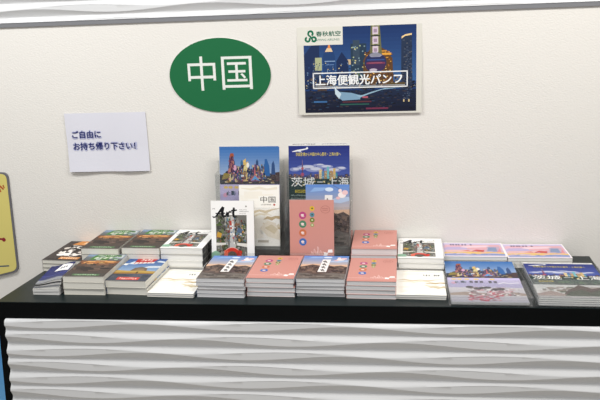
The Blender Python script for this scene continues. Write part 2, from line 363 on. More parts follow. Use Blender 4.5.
def art_ibaraki():
    a = Art(*A4, .86)
    a.rect(0,0,1,1,'2a3a86',0); a.rect(0,.962,1,1,'efeee8',2); a.marks(.07,.974,.45,.986,14,'6c6a78',3,3); a.marks(.55,.976,.97,.986,16,'9a98a4',3,4)
    a.grad(0,.62,1,.962,'4a5da6','26327c',8)
    for x, y, w, h in ((.3,.715,.034,.008),(.42,.69,.03,.009),(.2,.7,.02,.006),(.6,.72,.028,.006),(.72,.68,.03,.008),(.1,.69,.018,.007),(.85,.7,.02,.006),(.5,.74,.02,.004)):
        a.disc(x,y,w,'8e97c4',1.6,h); a.disc(x+.02,y+.005,w*.6,'c9cde0',1.8,h*.6)
    a.line([(.06,.895),(.14,.905),(.32,.928)],[.002,.006,.003],'f2f2f2',3); a.poly([(.26,.915),(.31,.95),(.33,.93)],'f2f2f2',3); a.poly([(.13,.9),(.22,.885),(.2,.905)],'d8dcea',3.1); a.poly([(.06,.892),(.12,.897),(.12,.91)],'c33b3b',3.2) if False else None
    a.text('茨城空港から中国の中心都市・上海の旅へ',.12,.843,.0125,'e3cf4e',3,width=.155,bold=.008)
    a.skyline(.0,.58,1,.02,.06,26,['2d3350','3c3348','474a66','6b4a50'],2,2,['e8d08a','f0b070'])
    a.skyline(.5,.58,.8,.06,.13,7,['3c8ea0','b08a60','24406a','5a8ab0','d8c090'],2.3,5,['fff0c0','7fe0e8'])
    a.rect(.218,.58,.236,.76,'5a4466',2.6); a.disc(.227,.7,.0045,'b0606a',2.8); a.disc(.227,.63,.006,'a8506a',2.8); a.line([(.227,.74),(.227,.8)],.0012,'a08090',2.7)
    a.rect(.63,.58,.665,.72,'6fb8c0',2.7); a.rect(.73,.58,.77,.7,'d0b070',2.7)
    a.rect(0,.0,1,.585,'1f3a38',2.2)
    a.confetti(0,.5,1,.6,40,['c8a060','2f3040','5a4a50','e8d8a0','38404a'],.015,.04,2.5,8,.6)
    a.text('茨城',.04,.49,.032,'f4f4f0',3.4,width=.082,bold=.015); a.rect(.47,.538,.56,.548,'f4f4f0',3.4); a.text('上海',.64,.49,.032,'f4f4f0',3.4,width=.072,bold=.015)
    a.rect(.1,.418,.3,.452,'b9a93a',3); a.marks(.12,.424,.28,.446,5,'3c3a20',3.2,2)
    for i in range(5): a.marks(.03,.38-.035*i,.3,.395-.035*i,14,'a9bdb8',3,11+i)
    a.rect(.03,.2,.97,.4,'1a302f',2.4)
    a.confetti(.33,.36,.97,.46,30,['2d5a48','1f4038','4a6a4a'],.04,.1,2.6,3,.5)
    a.rect(0,0,1,.34,'d9d6d4',2.8); a.confetti(.0,.12,1,.3,50,['8a7a70','5c4a44','a89a94','c6bfbc','4a5a44'],.05,.14,3,5,.4)
    a.poly([(.3,.04),(.42,.2),(.52,.27),(.6,.34),(.68,.3),(.75,.24),(.85,.27),(.92,.3),(1,.24),(1,.04)],'4e3a36',3.5); a.poly([(.33,.04),(.46,.17),(.6,.22),(.7,.14),(.8,.2),(1,.12),(1,.04)],'33402f',3.7); a.poly([(0,.1),(.2,.18),(.35,.1),(.4,.04),(0,.04)],'a08c86',3.6); a.rect(0,0,1,.05,'b9b4b2',3.9)
    return a
def art_river():
    a = Art(.205,.148)
    a.rect(0,0,1,1,'efe9ea',0); a.rect(.02,.04,.98,.96,'c7b4cf',1)
    for x0, y0, x1, y1, c in ((.02,.6,.6,.96,'d9aebb'),(.02,.45,.5,.7,'b7a9cc'),(.4,.5,.98,.9,'d8a5ac'),(.02,.3,.7,.5,'dcb3b0'),(.3,.62,.8,.8,'e3c7cf'),(.6,.3,.98,.55,'c9a7b4')):
        a.poly([(x0,y0+.05),(x0+.1,y0),(x1,y0+.06),(x1-.04,y1),(x0+.06,y1-.03)],c,1.4)
    a.rect(.02,.84,.98,.96,'c6bcd8',1.8)
    for i, x in enumerate((.14,.18,.23,.27,.33,.38,.47)): a.rect(x,.8,x+.03,.87,'3d3a55',3)
    a.poly([(.45,.36),(.55,.5),(.68,.47),(.66,.34)],'c0504a',2.6); a.poly([(.3,.4),(.42,.46),(.46,.36)],'cf7a70',2.6)
    a.poly([(.7,.3),(.92,.3),(.94,.72),(.74,.72)],'b9a3b6',2.4); a.poly([(.72,.4),(.88,.4),(.88,.66),(.76,.66)],'7f8fae',2.6); a.poly([(.86,.3),(.94,.3),(.94,.6)],'d28a92',2.7)
    a.poly([(.02,.2),(.3,.26),(.5,.18),(.8,.26),(.98,.2),(.98,.3),(.6,.34),(.3,.33),(.02,.3)],'dcb86a',2.5); a.poly([(.02,.06),(.98,.06),(.98,.2),(.7,.22),(.4,.14),(.2,.2),(.02,.16)],'8092be',2.6); a.poly([(.02,.04),(.98,.04),(.98,.1),(.02,.09)],'c4b8ce',2.8)
    a.confetti(.05,.1,.95,.4,30,['b0a4c4','d9c3a4','7486b4','e3b2a2'],.04,.1,2.75,7,.3)
    return a

# ------------------------------------------------------------------ books, brochures, flyers
_cache = {}
KINDS = {  # art, pages, spine colour, spine side
 'sunset': (art_sunset, 'cream', '4c413b', 'L'), 'beijing': (art_beijing, 'cream', '3f5d8f', 'L'),
 'zen': (art_zen, 'white', 'eeeadf', 'L'), 'zen_upright': (lambda: art_zen(.14, True), 'white', 'eeeadf', 'L'),
 'wall': (art_wall, 'grey', '6d7fa0', 'L'), 'pink': (art_pink, 'grey', 'd59083', 'L'),
 'magazine': (art_magazine, 'white', '5d5b58', 'R'), 'panda': (art_panda, 'cream', '3a3432', 'L'),
 'river': (art_river, 'white', 'dcd6da', 'L')}
def book_meshes(kind, th):
    key = (kind, round(th, 5))
    if key in _cache: return _cache[key]
    fn, pg, sp, side = KINDS[kind]; art = fn(); w, l = art.w, art.l; t = .0006 if th > .013 or kind in ('sunset','beijing') else .0004
    p = MB(); x0, x1 = (t, w-.0012) if side == 'L' else (.0012, w-t)
    p.box(x0, .001, t, x1, l-.001, th-t)
    c = MB(); base = art.p[0][1]
    edge = {'pink': 'd0bcb8', 'wall': 'bdbdc0', 'panda': 'a8a59c'}.get(kind, 'cac7bd'); c.box(0,0,th-t,w,l,th,edge); c.box(0,0,0,w,l,t,edge)
    if side == 'L': c.box(0,0,t,t*.9,l,th-t,sp)
    else:
        c.box(w-t*.9,0,t,w,l,th-t,sp)
        if kind == 'magazine':
            r = random.Random(9)
            for i in range(14):
                y = l*r.random()*.9; c.box(w,y,th*.2,w+.0002,y+l*(.03+.06*r.random()),th*.8,r.choice(['2f2e2d','8a8780','6b6a66','44474a']))
    art.build(c, lambda x, y, z: (x, y, th+z))
    _cache[key] = (p.mesh('page_block', PAGES[pg]), c.mesh('cover', PRINT))
    return _cache[key]
def book(name, kind, th, label, cat, group, loc, rot):
    pm, cm = book_meshes(kind, th)
    r = thing(name, label, cat, loc, rot, group)
    link('page_block', pm, r); link('cover', cm, r)
    return r
ORD = {1: ['the only copy'], 2: ['topmost', 'bottom'], 3: ['topmost', 'middle', 'bottom'], 4: ['topmost', 'second from top', 'third from top', 'bottom'],
       5: ['topmost', 'second from top', 'middle', 'fourth from top', 'bottom'], 6: ['topmost', 'second from top', 'third from top', 'fourth from top', 'fifth from top', 'bottom']}
def stack(name, kind, look, where, cat, group, x, y, rot, height, n, seed=0, jit=.0025):
    r = random.Random(seed); th = height/n
    for i in range(n):
        top = i == n-1
        jx, jy, jr = ((0, 0, 0) if top else ((r.random()-.5)*2*jit, (r.random()-.5)*2*jit, (r.random()-.5)*.02))
        lab = '%s, %s of stack %s' % (look, ORD[n][n-1-i], where)
        book(name, kind, th-.0003, lab, cat, group, (x+jx, y+jy, H+i*th+.0002), (0, 0, rot+jr))

# front row, left to right
stack('guidebook','sunset','dark guidebook with green title','beside the curled leaflets','guidebook','dark guidebooks in the front stack',-.306,-.394,-.019,.063,3,1)
stack('guidebook','beijing','blue guidebook with red title panel','beside front dark guidebooks','guidebook','blue and red guidebooks in the front stack',-.172,-.386,-.052,.047,2,2)
stack('booklet','zen','cream brush-stroke booklet','left of the blue great-wall brochures','booklet','cream booklets at the front, left',-.032,-.402,-.046,.013,2,3,.0015)
stack('travel_brochure','wall','blue-brown great-wall brochure','right of cream booklets','brochure','great-wall brochures in the left front stack',.127,-.399,-.034,.061,5,4)
stack('travel_brochure','pink','pink brochure','between great-wall stacks','brochure','pink brochures between the great-wall stacks',.279,-.392,-.032,.060,4,5)
stack('travel_brochure','wall','blue-brown great-wall brochure','between two pink stacks','brochure','great-wall brochures between the pink stacks',.432,-.388,-.027,.058,5,6)
stack('travel_brochure','pink','pink brochure','left of right cream booklets','brochure','pink brochures in the right front stack',.586,-.399,-.030,.055,4,7)
stack('booklet','zen','cream brush-stroke booklet','before the right magazines','booklet','cream booklets at the front, right',.733,-.401,-.034,.014,2,8,.0015)
# back row, left to right
stack('magazine','panda','dark magazine with pale animals','far left by the wall','magazine','panda magazines',-.4805,-.180,-.07,.041,3,9)
stack('guidebook','sunset','dark guidebook with green title','behind the front guidebooks','guidebook','dark guidebooks in the left rear stack',-.3330,-.184,-.044,.085,4,10)
stack('guidebook','sunset','dark guidebook with green title','left of white magazines','guidebook','dark guidebooks in the right rear stack',-.1890,-.184,-.05,.087,4,11)
stack('magazine','magazine','white art magazine','left of the stands','magazine','white art magazines in the left stack',-.0515,-.188,-.045,.088,4,12)
stack('travel_brochure','pink','pink brochure','at the wall right of the stands','brochure','pink brochures in the rear stack',.5925,-.183,-.022,.084,4,13)
stack('magazine','magazine','white art magazine','behind right cream booklets','magazine','white art magazines in the right stack',.7425,-.185,-.04,.054,3,14)
stack('booklet','river','wide pink and lavender booklet','behind the skyline flyer tray','booklet','wide pink booklets behind the left tray',.8965,-.124,-.02,.038,3,15)
stack('booklet','river','wide pink and lavender booklet','behind the tray of navy flyers','booklet','wide pink booklets behind the right tray',1.104,-.127,.0,.034,3,16)

# curled leaflets at the far left end
def leaflet(k, n):
    art = art_leaflet(); w, l = art.w, art.l
    T0 = (.010, .009, .0042, .004, .004); T1 = (.0115, .011, .0095, .0095, .009)
    ease = lambda x: (lambda u: u*u*(3-2*u))(max(0, min(1, x/w)))
    thick = lambda x: T0[k]+(T1[k]-T0[k])*ease(x)
    def zb(x): return sum(T0[:k])+(sum(T1[:k])-sum(T0[:k]))*ease(x)
    tk = lambda u: thick(u*w)
    p = MB(); N = 10
    prof = [(w*i/N, zb(w*i/N)+.0004) for i in range(N+1)]+[(w*i/N, zb(w*i/N)+tk(i/N)-.0009) for i in range(N, -1, -1)]
    prof = [(x+(.0 if 0 < i < len(prof)-1 else .0), z) for i, (x, z) in enumerate(prof)]
    v0 = len(p.v); m = len(prof)
    p.v += [(x, .0006, z) for x, z in prof]+[(x, l-.0006, z) for x, z in prof]
    p.f += [tuple(range(m)), tuple(range(2*m-1, m-1, -1))]; p.c += [(1, 1, 1)]*2
    for i in range(m):
        j = (i+1) % m; p.f.append((i, m+i, m+j, j)); p.c.append((1, 1, 1))
    c = MB(); base = ['e4e1dc', 'e6e4df', '6a6c70', '26262a', '2c3166'][k]
    top = lambda x: zb(x)+tk(max(0, min(1, x/w)))
    for i in range(N):
        a, b = w*i/N, w*(i+1)/N
        c.poly([(a,0,top(a)-.0005),(b,0,top(b)-.0005),(b,l,top(b)-.0005),(a,l,top(a)-.0005)], base)
        c.poly([(a,0,top(a)-.0009),(a,l,top(a)-.0009),(b,l,top(b)-.0009),(b,0,top(b)-.0009)], base)
    if k == n-1:
        for i in range(N):                                # the printed picture follows the bend in strips
            a, b = w*i/N, w*(i+1)/N
            for j in range(6):
                y0, y1 = l*j/6, l*(j+1)/6
                cc = ['8c8e92','3a3f6a','2c3166','2c3166','2c3166','262b5c'][j]
                c.poly([(a,y0,top(a)-.0004),(b,y0,top(b)-.0004),(b,y1,top(b)-.0004),(a,y1,top(a)-.0004)], cc)
        for pts, col, z in art.p:
            if z < 2 or len(pts) != 4: continue
            A_, B_, C_, D_ = pts; M = 8                     # follow the bend
            pt = lambda s_, t_: tuple((A_[q]*(1-s_)+B_[q]*s_)*(1-t_)+(D_[q]*(1-s_)+C_[q]*s_)*t_ for q in (0, 1))
            for i in range(M):
                for j in range(2):
                    qd = [pt((i+a_)/M, (j+b_)/2) for a_, b_ in ((0,0),(1,0),(1,1),(0,1))]
                    c.poly([(x, y, top(x)-.0004+z*.0002) for x, y in qd], col)
    elif k == 3:
        for i in range(3):
            c.poly([(w*.02,l*(.1+.3*i),top(0)-.0003),(w*.1,l*(.1+.3*i),top(w*.1)-.0003),(w*.1,l*(.25+.3*i),top(w*.1)-.0003),(w*.02,l*(.25+.3*i),top(0)-.0003)],'b09a3a')
    look = ['white leaflet, flat bottom of the curled pile at the far left', 'white leaflet curling, second from bottom at the far left',
            'grey-covered leaflet in the middle of the curled pile at far left', 'black-covered leaflet just under the navy one at far left',
            'navy leaflet with white label on top of the curled far-left pile'][k]
    r = thing('leaflet', look, 'leaflet', (-.409+.0012*k+(.004 if k > 2 else 0), -.398+(.002, .0, .004, .009, .012)[k], H+.0003*k+.0002+max(0, k-2)*.0012), ((0, 0, .13, .13, .13)[k], 0, -.03+.006*k), 'curled leaflets at the far left end')
    link('page_block', p.mesh('page_block', PAGES['white']), r); link('cover', c.mesh('cover', PRINT), r)
for k in range(5): leaflet(k, 5)

# single A4 flyers
def flyer_mesh(art, th=.0012):
    key = art.__name__
    if key in _cache: return _cache[key]
    a = art(); c = MB(); c.box(0,0,0,a.w,a.l,th,'efeeeb'); a.build(c, lambda x, y, z: (x, y, th+z), .00005)
    _cache[key] = c.mesh('flyer', PRINT); return _cache[key]

def acrylic(name, parent, fn, mat=None):
    m = MB(); fn(m); return link(name, m.mesh(name, mat or ACRYLIC), parent)

# ------------------------------------------------------------------ stepped acrylic stands
TILT = math.radians(9)
def sheet(m, x0, x1, y, z0, z1, t=.0025):
    s = math.tan(TILT)
    m.prism([(y, z0), (y+t, z0), (y+t+s*(z1-z0), z1), (y+s*(z1-z0), z1)], x0, x1)
def stand(label, x, y, w, rz):
    r = thing('acrylic_stand', label, 'brochure stand', (x, y, H+.0003), (0, 0, rz), 'clear stepped brochure stands')
    i0, i1 = .003, w-.003
    acrylic('back_panel', r, lambda m: sheet(m, i0, i1, .130, .075, .345))
    acrylic('pocket_front', r, lambda m: sheet(m, i0, i1, .088, .078, .305))
    acrylic('pocket_front', r, lambda m: sheet(m, i0, i1, .028, .02, .207))
    acrylic('pocket_front', r, lambda m: sheet(m, i0, i1, .0, .0, .062))
    acrylic('shelf', r, lambda m: m.box(i0, .0955, .0985, i1, .1310, .1015))
    acrylic('shelf', r, lambda m: m.box(i0, .0400, .0645, i1, .0835, .0675))
    acrylic('shelf', r, lambda m: m.box(i0, .0075, .024, i1, .0265, .027))
    prof = [(-.001,0),(.018,.117),(.048,.121),(.060,.209),(.122,.215),(.126,.307),(.168,.309),(.177,.347),(.132,.075),(.11,.0)]
    prof = [(-.001,0),(.0100,.064),(.0415,.068),(.0625,.212),(.121,.216),(.1265,.309),(.168,.312),(.1775,.347),(.181,.345),(.125,.0)]
    for a in (0, w-.0028):
        acrylic('side_panel', r, lambda m: m.prism(prof, a, a+.0028))
    return r
stand('left clear acrylic stand holding the skyline flyer and art magazine', .115, -.172, .237, -.03)
stand('right clear acrylic stand holding the navy flyer and pink brochure', .365, -.172, .224, -.03)
def on_stand(fn, x, y, z, rz=-.03): return fn((x, y, H+z), (math.pi/2-TILT, 0, rz))
def place_flyer(label, art, group=None, name='flyer'):
    return lambda loc, rot: tag(link(name, flyer_mesh(art), None, loc, rot), label, 'flyer', group)
on_stand(place_flyer('city skyline flyer behind its copy, back tier of the left stand', art_skyline, 'skyline flyers on the left stand'), .1300, -.0530+.0022, .104)
on_stand(place_flyer('city skyline flyer at the front of the left stand back tier', art_skyline, 'skyline flyers on the left stand'), .1325, -.0530, .102)
on_stand(place_flyer('tall navy flyer with white city names in the right stand', art_ibaraki), .3740, -.0535, .115)
on_stand(lambda l, r: book('booklet', 'zen_upright', .004, 'cream booklet titled in dark letters standing in the left acrylic stand', 'booklet', None, l, r), .2070, -.104, .068)
on_stand(lambda l, r: book('travel_brochure', 'wall', .004, 'blue great-wall brochure standing upright in the right acrylic stand', 'brochure', None, l, r), .4365, -.104, .068)
on_stand(lambda l, r: book('magazine', 'magazine', .004, 'white art magazine standing in front tier of the left stand', 'magazine', None, l, r), .1185, -.158, .0275)
on_stand(lambda l, r: book('travel_brochure', 'pink', .004, 'pink brochure standing in front tier of the right acrylic stand', 'brochure', None, l, r), .3865, -.158, .0285)

# ------------------------------------------------------------------ acrylic trays lying at the right
def tray(label, x, y, rz, w, l, hs):
    r = thing('acrylic_tray', label, 'tray', (x, y, H+.0003), (0, 0, rz), 'clear flyer trays at the right end')
    acrylic('base_panel', r, lambda m: m.box(0, 0, 0, w, l, .0025))
    for a in (0, w-.003): acrylic('side_panel', r, lambda m: m.prism([(0,.0026),(l,.0026),(l,hs*.75),(l*.45,hs),(0,hs)], a, a+.003), HAZY)
    acrylic('front_lip', r, lambda m: m.box(.0031, 0, .0026, w-.0031, .003, hs), HAZY)
    acrylic('cover_panel', r, lambda m: m.box(.0031, .0031, hs-.0025, w-.0031, l*.44, hs))
    return r
def pile(art, look, where, group, x, y, rz, z0, hh, n, sx=1., sy=1., rx=0.):
    me = flyer_mesh(art); rd = random.Random(n)
    for i in range(n):
        top = i == n-1; th = hh/n
        o = link('flyer', me, None, (x+(0 if top else (rd.random()-.5)*.003), y+(0 if top else (rd.random()-.5)*.003), H+z0+th*i), (rx, 0, rz))
        o.scale = (sx, sy, (th-.0009)/.0012*.9)
        tag(o, '%s, %s of the pile %s' % (look, ORD[n][n-1-i], where), 'flyer', group)
tray('clear acrylic tray holding skyline flyers beside the cream booklets', .884, -.449, -.012, .236, .315, .028)
pile(art_skyline, 'city skyline flyer', 'in the left clear tray', 'skyline flyers in the left tray', .892, -.443, -.012, .0032, .008, 3, 1.04, 1.04, .048)
tray('clear acrylic tray holding navy flyers at the right end', 1.129, -.449, -.03, .232, .31, .034)
pile(art_ibaraki, 'navy city flyer', 'in the right clear tray', 'navy flyers in the right tray', 1.137, -.443, -.03, .0032, .024, 4, 1.02, 1.0)

# ------------------------------------------------------------------ wall signs
# oval green sign
def oval():
    a = Art(.355, .252); a.disc(.5,.5,.1775,'1d6b3f',0,.126,64)
    m = MB(); pts = a.p[0][0]; a.p = []
    m.poly([(x, y, .003) for x, y in pts], '1f6a41'); m.poly([(x, y, 0) for x, y in pts][::-1], '1f6a41')
    for i in range(len(pts)):
        p, q = pts[i], pts[(i+1) % len(pts)]; m.poly([(*p,0),(*q,0),(*q,.003),(*p,.003)], 'c8cfc8')
    a.text('中',.185,.30,.116,'e4e8e2',2,width=.098); a.text('国',.52,.305,.112,'e4e8e2',2,width=.106)
    a.build(m, lambda x, y, z: (x, y, .003+z))
    o = link('oval_sign', m.mesh('oval_sign', PRINT), None, (.1425-.1775, WY-.0005, H+.640-.126), (math.pi/2, .0, 0))
    tag(o, 'oval green sign with white characters on the wall', 'sign')
oval()

def art_poster():
    a = Art(.414, .292)
    L, R, B, T = .052, .957, .022, .995
    a.rect(0,0,1,1,'d9d7cd',0)
    X = lambda u: L+(R-L)*u
    Y = lambda v: B+(T-B)*v
    def P(pts, c, z): a.poly([(X(x), Y(y)) for x, y in pts], c, z)
    def Rc(x0,y0,x1,y1,c,z): a.rect(X(x0),Y(y0),X(x1),Y(y1),c,z)
    a.grad(L,B,R,T,'1d3a66','1d3a74',4,.6); a.grad(L,Y(.35),R,T,'386194','1a3263',14,1)
    # buildings, left to right
    r0 = random.Random(21)
    P([(0,.3),(0,.68),(.06,.78),(.1,.82),(.14,.8),(.14,.3)],'1e2f55',1.5); Rc(.08,.3,.155,.62,'33415a',1.8); Rc(.1,.5,.16,.65,'aab08a',2)
    P([(.17,.3),(.17,.66),(.185,.72),(.265,.72),(.28,.66),(.29,.3)],'22406f',2); P([(.19,.715),(.26,.715),(.245,.76),(.21,.76)],'e2c49a',2.3); P([(.215,.755),(.24,.755),(.23,.85)],'e08a4a',2.4); Rc(.185,.6,.28,.61,'86a3c4',2.4); Rc(.2,.56,.27,.57,'5c7ba8',2.4)
    P([(.29,.3),(.29,.6),(.34,.71),(.4,.6),(.4,.3)],'1a2c52',2); Rc(.36,.56,.42,.62,'c9b08a',1.7)
    a.skyline(X(0),Y(.28),X(1),.03,.18,24,['14233f','1b2f52','243a5e','2c4468','1a2842'],2.1,3,['c9b27a','7fa0c0','d9c49a'])
    for i in range(150):
        x = .01+.4*r0.random(); y = .3+.28*r0.random(); Rc(x,y,x+.008,y+.012,r0.choice(['16233f','2c4a78','3a5a86','1a2a4a','c9b88a','6f8aa8','24385e']),2.5)
    Rc(.42,.3,.56,.8,'263a4e',2.0); Rc(.44,.55,.5,.84,'37485a',2.2)
    r = random.Random(4)
    for i in range(46):
        x = .42+.13*r.random(); y = .34+.44*r.random(); Rc(x,y,x+.012,y+.014,r.choice(['a7b48a','d0c48a','7c96a0','5b7050']),2.6)
    # warm stepped tower behind the pearl tower
    P([(.53,.3),(.53,.6),(.56,.68),(.6,.74),(.68,.76),(.75,.7),(.79,.62),(.8,.3)],'5e4129',2.4)
    for i in range(150):
        x = .54+.24*r.random(); y = .32+.38*r.random(); Rc(x,y,x+.012,y+.01,r.choice(['d99a3c','a8682e','4a3020','6a4024','e8c070','302220']),2.8)
    Rc(.66,.66,.78,.685,'e0a040',3.0); Rc(.66,.7,.74,.715,'c88a3a',3.0)
    # pearl tower: shaft with lit panels and the large sphere
    P([(.59,.62),(.6,1),(.68,1),(.7,.62)],'6a6a48',3.1); Rc(.615,.7,.63,1,'9c9c70',3.3); Rc(.66,.7,.672,1,'8a8a60',3.3)
    for y in (.9,.79,.68): Rc(.615,y,.665,y+.085,'d3c3cf',3.5); Rc(.625,y+.02,.655,y+.06,'a08aa0',3.7); Rc(.6,y-.025,.68,y-.012,'20242c',3.6)
    a.disc(X(.64),Y(.575),.036,'29305a',4.0,.0335,28); a.disc(X(.64),Y(.545),.033,'402c52',4.2,.018); Rc(.56,.56,.725,.58,'7a3a54',4.4); Rc(.58,.568,.70,.576,'a0586a',4.5); Rc(.565,.6,.72,.615,'34508a',4.4); a.disc(X(.64),Y(.665),.02,'8a8a98',4.3,.006); P([(.585,.66),(.64,.7),(.7,.66),(.68,.64),(.6,.64)],'9a9ab0',4.1)
    a.disc(X(.62),Y(.49),.013,'b9afbe',4.5,.005)
    # right tower
    P([(.865,.1),(.868,.86),(.9,.885),(.96,.9),(.965,.1)],'27344c',2.9); P([(.87,.84),(.9,.868),(.96,.88),(.958,.9),(.9,.887),(.87,.865)],'e8c890',3.2)
    for i in range(110):
        x = .87+.085*r.random(); y = .14+.68*r.random(); Rc(x,y,x+.012,y+.012,r.choice(['3c4a62','4a5468','1c273c','5a5a60']),3.2)
    # river front
    a.grad(L,B,R,Y(.26),'14182c','1e2a44',4,3); 
    for i in range(260):
        x = .97*r.random(); y = .02+.3*r.random(); Rc(x,y,x+.012+.02*r.random(),y+.01,r.choice(['0f121c','171c2a','232a3a','3a3236','16202e','40383a','28405a','1a1a22']),3.4)
    for i in range(120):
        x = .97*r.random(); y = .27+.16*r.random(); Rc(x,y,x+.008+.012*r.random(),y+.02,r.choice(['14182a','20283c','3a3a48','5c4c40','22364e','80684c','2c3a54']),3.5)
    P([(.27,.28),(.3,.245),(.42,.23),(.5,.2),(.5,.15),(.34,.14),(.3,.18)],'7d9fb8',4.4); P([(.27,.3),(.275,.22),(.31,.16),(.33,.22)],'c3d6e0',4.6)
    P([(.46,.2),(.52,.2),(.6,.235),(.72,.275),(.86,.28),(.7,.26),(.58,.21),(.5,.17)],'8fb0c4',4.5); Rc(.34,.115,.6,.13,'5c3038',4.5); Rc(.32,.085,.58,.1,'2c5a50',4.5); Rc(.52,.165,.57,.185,'b05a6a',4.6)
    P([(.5,.27),(.56,.38),(.62,.27)],'20242e',4.3); Rc(.12,.26,.2,.36,'4a3c38',3.6); Rc(.08,.12,.2,.14,'3c6a9c',4); Rc(.55,.03,.75,.05,'70304a',4); Rc(.75,.3,.9,.34,'5c4c30',4)
    for x in (.885,.93): Rc(x,.11,x+.01,.14,'d9c490',4.2)
    # title in its white box
    bx0, bx1, by0, by1 = .075, .925, .285, .475
    Rc(bx0,by0,bx1,by0+.014,'e6e8ea',5.2); Rc(bx0,by1-.014,bx1,by1,'e6e8ea',5.2); Rc(bx0,by0,bx0+.011,by1,'e6e8ea',5.2); Rc(bx1-.011,by0,bx1,by1,'e6e8ea',5.2)
    a.text('上海便観光パンフ',X(.1),Y(.325),.0335,'eef0f0',5.6,width=.290,bold=.03)
    Rc(.1,.308,.9,.314,'b8c0c8',5.3)
    # logo corner
    a.rect(0,Y(.795),X(.352),1,'dedcd2',5); g = '12684a'
    cx, cy = X(.065), Y(.895)
    t = .0058
    a.ring(cx-.00/ .42,cy+.035,.0042,.0108,g,6,-60,215); a.ring(cx-.024,cy-.03,.0036,.0102,g,6,110,400); a.ring(cx+.026,cy-.03,.0036,.0102,g,6,-150,150)
    a.line([(cx-.02,cy+.02),(cx,cy),(cx+.02,cy-.05)],[t*.8,t,t*.8],g,6.1)
    a.text('春秋航空',X(.115),Y(.895),.0165,'1d5f4a',6,width=.082,bold=.03); a.text('SPRING AIRLINES',X(.117),Y(.843),.0068,'4a7a68',6,width=.077,bold=.006)
    return a
def poster():
    a = art_poster(); m = MB(); m.box(0,0,0,a.w,a.l,.001,'e0ded5'); a.build(m, lambda x, y, z: (x, y, .001+z), .00005)
    o = link('poster', m.mesh('poster', PRINT), None, (.4135, WY-.0075, H+.4985), (math.pi/2-.0275, 0, .0))
    tag(o, 'night city poster with white boxed title on the wall', 'poster')
poster()

def notice():
    w, l = .30, .212; a = Art(w, l); c = '252c66'
    def wave(x, y): return .0040+.0022*math.sin(x/w*math.pi*3.1+.4)*(1-.3*y/l)+.010*max(0, (1-y/l)-.55)**1.5*2.2*(1-.35*x/w)+.002*(y/l > .97)*0
    m = MB(); N, K = 30, 12
    for i in range(N):
        for j in range(K):
            p = [(w*(i+a_)/N, l*(j+b_)/K) for a_, b_ in ((0,0),(1,0),(1,1),(0,1))]
            m.poly([(x, y, wave(x, y)) for x, y in p], 'dddde6')
            m.poly([(x, y, wave(x, y)-.0003) for x, y in p][::-1], 'e6e6ec')
    for t, y, wd in (('ご自由に',.565,.1065),('お持ち帰り下さい！',.365,.236)):
        a.text(t,.075,y,.030,'b9bcd8',1,width=wd,bold=.10); a.text(t,.078,y+.012,.0255,c,2,width=wd*.975,bold=.045)
    a.build(m, lambda x, y, z: (x, y, wave(x, y)+.0005+z*3))
    o = link('paper_notice', m.mesh('paper_notice', MATT), None, (-.434, WY-.0002, H+.3085), (math.pi/2, 0, 0))
    tag(o, 'white paper notice with navy handwriting-style text on the wall', 'notice')
    for x in (.012, w-.03):
        t = MB(); t.box(x, l-.02, -.0006, x+.018, l-.005, min(wave(x+.002, l-.01), wave(x+.016, l-.01))-.0005, 'e8e6da'); link('tape', t.mesh('tape', MATT), o)
notice()

def yellow_sign():
    r = thing('sign_board', 'yellow sign with rounded dark frame, cut off at left edge', 'sign', (0, WY-.001, H), (math.pi/2, 0, 0))
    def outline(d):
        P = [(-1.12,-.185+d),(-.688-d,-.078+d*1.2),(-.677-d,.308-d),(-1.12,.318-d)]
        out = []
        for i, (x, y) in enumerate(P):
            if i in (1, 2):
                a = P[i-1]; b = P[i+1]
                for k in range(6):
                    t = k/5; q = .022
                    da = Vector((a[0]-x, a[1]-y)).normalized()*q; db = Vector((b[0]-x, b[1]-y)).normalized()*q
                    p0 = Vector((x, y))+da; p2 = Vector((x, y))+db; c = Vector((x, y))
                    out.append(tuple(p0*(1-t)**2+c*2*t*(1-t)+p2*t*t))
            else: out.append((x, y))
        return out
    def slab(pts, z0, z1, col, m):
        m.poly([(x, y, z1) for x, y in pts], col); m.poly([(x, y, z0) for x, y in pts][::-1], col)
        for i in range(len(pts)):
            p, q = pts[i], pts[(i+1) % len(pts)]; m.poly([(*p,z0),(*q,z0),(*q,z1),(*p,z1)], col)
    m = MB(); slab(outline(0), 0, .008, '6d6c72', m); link('frame', m.mesh('frame', MATT), r)
    m = MB(); slab(outline(.005), .0081, .0095, 'd9cc78', m)
    a = Art(1, 1); z = 140
    a.line([(-.735,.262),(-.716,.25),(-.712,.235)],.006,'b0562c',z); a.line([(-.722,.27),(-.7,.245)],.006,'b0562c',z); a.line([(-.745,.245),(-.71,.255)],.005,'b0562c',z); a.line([(-.7,.262),(-.696,.25)],.005,'b0562c',z)
    a.disc(-.728,.05,.008,'8c2430',z); a.line([(-.78,.055),(-.735,.052)],.008,'8c2430',z); a.line([(-.78,-.058),(-.722,-.055)],.005,'39506a',z)
    a.build(m, lambda x, y, zz: (x, y, zz))
    link('face', m.mesh('face', MATT), r)
yellow_sign()

